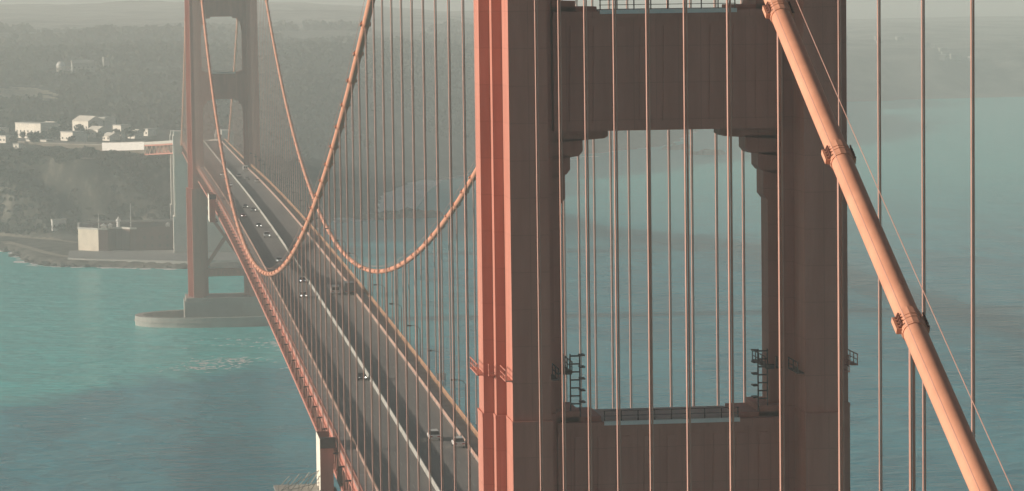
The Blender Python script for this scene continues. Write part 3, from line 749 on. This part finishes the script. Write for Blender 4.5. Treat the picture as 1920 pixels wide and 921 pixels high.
k(MB().sweep(ap(.3, .9, -1.9, -.92, 1, cut)).build('top_chord', PAINT, t)); k(MB().sweep(ap(.3, .9, -7.6, -6.8, 1, cut)).build('bottom_chord', PAINT, t))
k(MB().sweep(ap(1.0, 26.4, -1.6, -.52, 1, cut)).build('deck_slab', DARKSTEEL, t))
k(MB().sweep(ap(6.0, 6.3, -7.0, -1.7, 1, cut)).build('inner_girder', PAINT, t))
TR = mat('pale_truss_paint', (.58, .40, .30), .6)
for i in range(1, cut):
    p, q = EP[i]+nrm(i)*.6, EP[i+1]+nrm(i+1)*.6
    k(MB().beam(p+Vector((0,0,-6.9)), p+Vector((0,0,-1.8)), .4, .4).build('truss_vertical', TR, t))
    a, b = (-6.9, -1.8) if i % 2 else (-1.8, -6.9)
    k(MB().beam(p+Vector((0,0,a)), q+Vector((0,0,b)), .45, .45).build('truss_diagonal', TR, t))
t = empty('retaining_wall', 'long white retaining wall along the curved approach road', 'wall', (-40, 1900, 52))
k = lambda o: (setattr(o, 'matrix_parent_inverse', Matrix.Translation((40, -1900, -52))), o)[1]
k(MB().sweep(ap(.1, .95, -4.2, 1.0, cut, cut+13)).build('wall_face', WHITE, t)); k(MB().sweep(ap(-.1, 1.1, 1.01, 1.3, cut, cut+13)).build('coping', CONC_PALE, t))
# earth fill under the approach beyond the viaduct
MB().sweep(ap(1.0, 26.4, -9, -.51, cut-1)).build('embankment', mat('earth', (.12,.10,.075), .95, var=.2, scale=.1), kind='structure', label='earth embankment under the approach road', cat='embankment')

# ------------------------------------------------------------------ brick fort, seawall, shore
FP = [(-62.5,1692),(-50.2,1680),(-44.5,1678.6),(-43.2,1685),(-36,1686),(-31,1678.6),(-27,1678.2),(20,1681),(27,1690),(27,1728),(18,1742),(-52,1742),(-63,1730)]
ft = empty('brick_fort', 'low dark brick fort by the water with one sunlit end wall', 'fort', (-20, 1710, 3))
k = lambda o: (setattr(o, 'matrix_parent_inverse', Matrix.Translation((20, -1710, -3))), o)[1]
cxy = Vector((-20, 1712))
def inset(poly, d): return [tuple(cxy+(Vector(p)-cxy)*(1-d/(Vector(p)-cxy).length)) for p in poly]
n = len(FP)
for i in range(n):
    a, b = FP[i], FP[(i+1) % n]; ia, ib = inset(FP, 9)[i], inset(FP, 9)[(i+1) % n]
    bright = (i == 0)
    k(MB().prism([a, b, ib, ia], 2.6, 17.2).build('wall', WALL_SUNLIT if bright else BRICK, ft))
    o1, o2 = inset(FP, -.35)[i], inset(FP, -.35)[(i+1) % n]; p1, p2 = inset(FP, .9)[i], inset(FP, .9)[(i+1) % n]
    k(MB().prism([o1, o2, p2, p1], 17.22, 18.3).build('parapet', CONC_PALE if i not in (6,) else BRICK, ft))
    # gun ports in two rows on the long fronts
    va, vb = Vector(a), Vector(b); L_ = (vb-va).length
    if L_ > 12 and not bright:
        dn = (vb-va).normalized(); ou = Vector((dn.y, -dn.x))
        if ou.dot((va+vb)/2-cxy) < 0: ou = -ou
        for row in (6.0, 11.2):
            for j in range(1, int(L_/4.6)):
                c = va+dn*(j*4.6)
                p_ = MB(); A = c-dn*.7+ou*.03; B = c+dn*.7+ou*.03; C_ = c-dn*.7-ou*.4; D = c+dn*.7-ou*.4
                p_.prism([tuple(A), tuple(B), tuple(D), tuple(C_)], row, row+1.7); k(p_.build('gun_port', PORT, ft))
k(MB().prism(inset(FP, 9.2), 2.6, 5).build('courtyard', WALK, ft))
k(MB().cyl((-38,1692,17.2), (-38,1692,21.5), 1.3, 10, 1.0).cyl((-38,1692,21.5), (-38,1692,22.6), 1.6, 10).cyl((-38,1692,22.6), (-38,1692,24.2), .9, 10, .2).build('light_tower', WHITE, ft))
k(MB().cyl((-30.5,1688,17.2), (-30.5,1688,32.5), .22, 8, .1).build('flagpole', WHITE, ft))
k(MB().cyl((-50,1694,17.2), (-50,1694,26), .18, 8, .1).build('flagpole', WHITE, ft))
for x, y, s in ((-47, 1690, 1.6), (-43, 1694, 1.3), (-8, 1690, 1.2)): k(MB().prism([(x-s,y-s),(x+s,y-s),(x+s,y+s),(x-s,y+s)], 17.2, 19.0).prism([(x-s*1.2,y-s*1.2),(x+s*1.2,y-s*1.2),(x+s*1.2,y+s*1.2),(x-s*1.2,y+s*1.2)], 19.0, 20.3, [(x-.2,y-.2),(x+.2,y-.2),(x+.2,y+.2),(x-.2,y+.2)]).build('roof_hut', WHITE, ft))
SW = [(-68,1637),(-58,1629),(2,1594),(34,1590),(44,1604),(44,1655),(36,1690),(-68,1690)]
swt = empty('seawall', 'grey stone seawall and promenade at the foot of the fort', 'seawall', (-10, 1640, 0))
k = lambda o: (setattr(o, 'matrix_parent_inverse', Matrix.Translation((10, -1640, 0))), o)[1]
def toward(poly, d, c=Vector((-12, 1660))): return [tuple(Vector(p)+(Vector(p)-c).normalized()*d) for p in poly]
k(MB().prism(toward(SW, 2.2), -1.5, 3.9, SW).build('wall_face', CONC, swt)); k(MB().prism(toward(SW, .15), 3.92, 4.25).build('promenade', WALK, swt))
rk = empty('shore_rocks', 'jumbled dark rocks along the shore left of the fort', 'rocks', (-85, 1660, 0))
def rock_mesh(r, seed):
    rr = random.Random(seed); b = MB(); n = 9
    rings = []
    for j in range(5):
        ph = math.pi*j/4; rings.append([(r*math.sin(ph)*math.cos(2*math.pi*i/n)*rr.uniform(.75,1.2)+.001*i, r*math.sin(ph)*math.sin(2*math.pi*i/n)*rr.uniform(.75,1.2), r*.7*math.cos(ph)*rr.uniform(.85,1.1)) for i in range(n)])
    return b.sweep(rings).mesh('rock', ROCK)
RM = [rock_mesh(1.0, s) for s in range(6)]
cp = COAST[5:12]
for i in range(120):
    j = random.randrange(len(cp)-1); u = random.random()
    x = cp[j][0]*(1-u)+cp[j+1][0]*u+random.gauss(0, 2.2); y = cp[j][1]*(1-u)+cp[j+1][1]*u+random.gauss(0, 2.2)
    o = obj('rock', random.choice(RM), rk, (x+85, y-1660, random.uniform(-.2, .8))); s = random.uniform(.8, 2.6); o.scale = (s*random.uniform(.8,1.6), s, s*random.uniform(.6,1)); o.rotation_euler = (0, 0, random.uniform(0, 6.28))
def sea_rock(x, y, r, lab):
    b = MB(); t = empty('sea_stack', lab, 'rock', (x, y, 0))
    for i in range(7):
        o = obj('rock', random.choice(RM), t, (random.gauss(0, r*.7), random.gauss(0, r*.5), 0)); s = r*random.uniform(.35, .75); o.scale = (s*1.3, s, s*random.uniform(.8, 1.3)); o.rotation_euler = (0,0,random.uniform(0,6.28))
sea_rock(141, 1962, 11, 'dark rock at the foot of the cliff, left of a pair in the surf')
sea_rock(165, 1972, 12, 'dark rock at the end of the cliff, right of a pair in the surf')
sea_rock(501, 2823, 9, 'faint rock in the hazy water seen high in the tower opening, left one')
sea_rock(512, 2717, 10, 'faint rock in the hazy water seen high in the tower opening, right one')

# pale beach with wash at the foot of the western cliffs
bv = []; bf = []
BW = [((112,1958),(112,1955)),((124,1972),(133,1966)),((139,1990),(150,1978)),((147,2040),(163,2005)),((155,2110),(177,2060)),((166,2190),(188,2130)),((180,2270),(199,2215)),((202,2348),(214,2300)),((222,2390),(228,2372))]
for i, (a, b) in enumerate(BW):
    for j in range(9):
        u = j/8; jx = random.uniform(-1.5, 1.5) if j == 8 else 0
        bv.append((a[0]-4+(b[0]-a[0]+4)*u+jx, a[1]+(b[1]-a[1])*u, 1.6-1.55*u))
for i in range(len(BW)-1):
    for j in range(8): bf.append((i*9+j, i*9+j+1, (i+1)*9+j+1, (i+1)*9+j))
me = bpy.data.meshes.new('beach'); me.from_pydata(bv, [], bf); me.materials.append(mat('wet_sand_and_wash', (.72,.70,.64), .8, col2=(.90,.88,.84), var=1, scale=.05, stretch=(1, .3, 1)))
obj('beach', me, kind='structure', label='pale beach washed by surf below the western cliffs', cat='beach')

# surf along the shore: flat irregular foam patches on the water
fv, ff = [], []
def foam(x, y, rx, ry, n=10):
    k0 = len(fv)
    for i in range(n):
        a = 2*math.pi*i/n; q_ = random.uniform(.45, 1.15); fv.append((x+rx*q_*math.cos(a), y+ry*q_*math.sin(a), .012+.0005*(k0 % 60)))
    ff.append(tuple(range(k0, k0+n)))
sw2 = toward(SW, 3.4)
line = [(-92,1640),(-80,1631)]+sw2[1:5]
for i in range(len(line)-1):
    a, b = Vector(line[i]), Vector(line[i+1]); m = int((b-a).length/1.4)
    for j in range(m):
        p = a+(b-a)*j/m; foam(p.x+random.gauss(0,.4), p.y+random.gauss(-.6,1.0), random.uniform(.9,2.4), random.uniform(.8,2.6))
for i in range(4, 31):
    a, b = Vector(COAST[i]), Vector(COAST[i+1]); L_ = (b-a).length
    if COAST[i][0] > 1300: break
    if 14 <= i <= 20: continue
    dn = (b-a).normalized(); ou = Vector((dn.y, -dn.x))
    st = 3.0 if L_ < 200 else 6
    for j in range(int(L_/st)):
        p = a+dn*j*st
        if 10 < i < 12 or random.random() < .35: continue
        w = random.uniform(1, 5)*(2.2 if 15 <= i <= 22 else 1); foam(p.x+ou.x*random.uniform(0, w*1.6), p.y+ou.y*random.uniform(0, w*1.6), w, w*1.3)
BEACH = [Vector(p) for p in ((108,1950),(124,1962),(139,1985),(150,2040),(160,2120),(176,2240),(206,2358),(262,2492))]
for i in range(900):
    u = random.random()**.8*(len(BEACH)-1.001); j = int(u); p = BEACH[j].lerp(BEACH[j+1], u-j)
    w_ = 1.5+9*math.sin(math.pi*min(1, max(0, (u-.6)/5.2)))
    foam(p.x+2+random.uniform(-.2, 1.2)*w_, p.y+random.uniform(-8, 4), random.uniform(1.6, 4.2), random.uniform(6, 18))
for cx_, cy_, n_, sx_, sy_ in ((8, 1112, 110, 9, 9), (-2, 1092, 70, 9, 6), (33, 1175, 60, 6, 9), (20, 1190, 30, 14, 10), (14, 1085, 8, 22, 14)):
    for i in range(n_): foam(random.gauss(cx_, sx_), random.gauss(cy_, sy_), random.uniform(.3, 2.0), random.uniform(.4, 1.6))
for i in range(70): foam(random.uniform(-110, 420), random.uniform(650, 1560), random.uniform(.3, 1.0), random.uniform(.2, .6))
me = bpy.data.meshes.new('surf'); me.from_pydata(fv, [], ff); me.materials.append(FOAM)
obj('surf', me, kind='stuff', label='white surf and foam along the shore and on the water', cat='surf')

# ------------------------------------------------------------------ buildings
def building(x, y, w, d, h, rot, label, roof='flat', wall=OFFWHITE, name='building', win=(0, 0), z=None, group=None):
    zz = gz(x, y)-.8 if z is None else z
    t = empty(name, label, 'building', (x, y, zz), group); t.rotation_euler = (0, 0, R(rot))
    h = h+.8
    MB().box(-w/2, w/2, -d/2, d/2, -3, h).build('wall', wall, t)
    if roof == 'flat': MB().box(-w/2-.3, w/2+.3, -d/2-.3, d/2+.3, h+.004, h+.7).build('roof', CONC_PALE, t)
    else: MB().prism_x([(-d/2-.5,h+.004),(d/2+.5,h+.004),(0,h+d*.28)], -w/2-.4, w/2+.4).build('roof', ROOF if roof == 'gable' else wall, t)
    nc, nr = win
    for r in range(nr):
        for c in range(nc):
            wx = -w/2+(c+.5)*w/nc; wz = h*(r+.45)/nr
            MB().box(wx-.7, wx+.7, -d/2-.04, -d/2+.1, wz, wz+1.5).build('window', GLASS, t)
    for c in range(max(1, nc//2)):
        wy = -d/2+(c+.5)*d/max(1, nc//2)
        if nr and nc > 2: MB().box(-w/2-.04, -w/2+.1, wy-.6, wy+.6, h*.45, h*.45+1.5).build('window', GLASS, t)
    return t
BL = [(-98,2160,35,14,11,-56,'long cream building at the far left of the plaza, largest of the group','flat',(7,1)),
 (-69,2080,16,12,8,-56,'plain cream block in the middle of the plaza buildings','flat',(3,1)),
 (-60,2235,22,14,9,-56,'cream two storey building behind the plain block','hip',(4,1)),
 (-46,2238,12,10,11,-56,'taller cream block beside the two storey building','flat',(3,2)),
 (-42,2100,10,9,3.6,-56,'small low cream hut right of the plain block','hip',(2,1)),
 (-106,1984,5.2,5,3.6,-40,'small pale hut on the bluff edge at the far left','flat',(1,1)),
 (-33,2090,2.4,2.4,7,0,'narrow white kiosk tower by the approach road','flat',(0,0)),
 (-118,2100,9,7,5,-56,'low cream shed at the left edge of the plaza','flat',(2,1)),
 (-24,2120,9,8,5,-56,'cream shed close to the approach road','hip',(2,1))]
BL += [(-126,2150,14,10,8,-50,'cream block cut by the left edge of the picture','flat',(3,1)),
 (-88,2200,12,10,8,-56,'cream block rising behind the long building','hip',(3,1)),
 (-74,2150,10,8,5,-56,'low pale annex between the long building and the plain block','flat',(2,1)),
 (-52,2150,14,9,6,-56,'pale hall behind the small low hut','hip',(3,1)),
 (-34,2190,11,9,7,-56,'pale block half hidden behind the kiosk tower','flat',(3,1)),
 (-14,2170,10,8,5,-56,'pale shed near the far tower behind the approach road','flat',(2,1)),
 (-88,2060,8,6,3,-56,'low white shelter before the plain block','flat',(0,0)),
 (-100,2075,5,4,2.6,-50,'white booth on the plaza left of the low shelter','flat',(0,0))]
for x, y, w, d, h, r, lab, roof, win in BL: building(x, y, w, d, h, r, lab, roof, win=win)
# far villa with a dome on the ridge
z = gz(-92, 2970)
t = empty('domed_building', 'tiny white domed building on the hazy wooded ridge', 'building', (-92, 2970, z))
b = MB(); n = 14
rings = [[(4.6*math.cos(a)*math.cos(2*math.pi*i/n), 4.6*math.cos(a)*math.sin(2*math.pi*i/n), 5+4.6*math.sin(a)) for i in range(n)] for a in (0, .3, .6, .9, 1.2, 1.5)]
b.sweep(rings); b.build('dome', WHITE, t, smooth=True); MB().cyl((0,0,-3), (0,0,5), 4.6, 14).build('wall', OFFWHITE, t)
MB().box(4.7, 16, -4, 4, -3, 4.4).build('side_wing', OFFWHITE, t)
building(-70, 2950, 22, 10, 9, 8, 'faint long building right of the domed one on the ridge', 'hip', CONC, win=(5, 1))
building(-47, 2945, 6, 6, 13, 8, 'faint narrow tower on the wooded ridge', 'flat', CONC_PALE)
# parked cars by the plaza are left to low trees in a row
trunk_m = MB().cyl((0,0,-1), (0,0,3), .35, 7, .2).mesh('trunk', ROCK)
for i in range(9):
    x, y = -117+i*5.2, 2118+i*1.2; t = empty('tree', 'small round tree before the long cream building, %s from the left in its row' % ORD[i], 'tree', (x, y, gz(x, y)), 'trees in a row before the long cream building')
    obj('trunk', trunk_m, t); N = 90
    b = MB()
    for j in range(N):
        u = Vector((random.gauss(0,1), random.gauss(0,1), random.gauss(0,1))).normalized()*random.random()**.4*2.4; c = u+Vector((0,0,4.2))
        a = Vector((random.gauss(0,1), random.gauss(0,1), random.gauss(0,1))).normalized()*.55; bb = a.cross(Vector((random.gauss(0,1), random.gauss(0,1), 1))).normalized()*.55
        b.add([tuple(c-a-bb), tuple(c+a-bb), tuple(c+a+bb), tuple(c-a+bb)], [(0,1,2,3)])
    b.build('crown', LEAF, t)
cb = MB()
for j in range(150):
    u = Vector((random.gauss(0,1), random.gauss(0,1), random.gauss(0,1))).normalized()*random.random()**.4; c = Vector((u.x*3.6, u.y*3.6, u.z*3.4+5.2))
    a = Vector((random.gauss(0,1), random.gauss(0,1), random.gauss(0,1))).normalized()*.7; bb = a.cross(Vector((random.gauss(0,1), random.gauss(0,1), 1))).normalized()*.7
    cb.add([tuple(c-a-bb), tuple(c+a-bb), tuple(c+a+bb), tuple(c-a+bb)], [(0,1,2,3)])
CROWN = cb.mesh('crown', LEAF)
TP = sorted(((x, y) for x, y in ((-122,2128),(-110,2190),(-84,2128),(-80,2168),(-62,2112),(-55,2178),(-50,2092),(-38,2140),(-30,2150),(-28,2104),(-20,2145),(-92,2098),(-66,2200),(-112,2068),(-96,2046),(-70,2052))), key=lambda p: (p[0]+37)/(p[1]+302))
for i, (x, y) in enumerate(TP):
    t = empty('tree', 'dark tree among the cream plaza buildings, %s from the left' % ORD[i], 'tree', (x, y, gz(x, y)), 'trees among the plaza buildings')
    obj('trunk', trunk_m, t); o = obj('crown', CROWN, t); s_ = random.uniform(.7, 1.25); o.scale = (s_*random.uniform(.8,1.3), s_, s_*random.uniform(.8,1.1)); o.rotation_euler = (0, 0, random.uniform(0, 6.28))
# white trailer on the shore road
building(-76, 1800, 9, 4, 3.0, 12, 'small white trailer on the shore road left of the fort', 'flat', WHITE)
HOUSE = mat('hazed_house_wall', (0.22, 0.21, 0.19), 0.8)  # house walls dimmed in colour to sink into the haze
# houses on the far right coast
hid = 0
HX = sorted(random.uniform(905, 1400) for i in range(26))
for i in range(26):
    x = HX[i]; y = 4090+0.3*(x-900)+abs(random.gauss(0, 1))*330
    building(x, y, random.uniform(7, 15), random.uniform(7, 12), random.uniform(3, 6), random.uniform(-20, 20), 'faint pale house on the hazy right coast, %s along from the near tower' % ORD[i], random.choice(('flat', 'hip')), HOUSE, name='house', group='houses on the far right coast')
# sandy clearing on the ridge
gxs = np.linspace(-165, -88, 24); gys = np.linspace(2560, 2730, 24); A, B = np.meshgrid(gxs, gys); Z = height(A, B)+.35
m_ = [(i*24+j, i*24+j+1, (i+1)*24+j+1, (i+1)*24+j) for i in range(23) for j in range(23) if np.hypot((A[i,j]+125)/37, (B[i,j]-2640)/82) < .8+.25*math.sin(i*1.3+j*.7)]
me = bpy.data.meshes.new('sand'); me.from_pydata(np.stack([A.ravel(), B.ravel(), Z.ravel()], -1).tolist(), [], m_); me.materials.append(mat('sand', (.42,.36,.25), .95, var=.12, scale=.1))
obj('sand', me, kind='structure', label='sunlit sandy clearing on the wooded ridge at far left', cat='sand')

# ------------------------------------------------------------------ haze
hz = MB().box(-29000, 29000, -2800, 29000, -3.5, 236).mesh('haze', None)
hm = bpy.data.materials.new('haze_air'); hm.use_nodes = True
nn = hm.node_tree.nodes; nn.remove(nn['Principled BSDF'])
pv = nn.new('ShaderNodeVolumePrincipled'); pv.inputs['Color'].default_value = (*HAZE_COLOR, 1); pv.inputs['Density'].default_value = HAZE_DENSITY
hm.node_tree.links.new(pv.outputs['Volume'], nn['Material Output'].inputs['Volume'])
hz.materials.append(hm); obj('haze', hz, kind='stuff', label='pale morning haze over the strait', cat='haze')
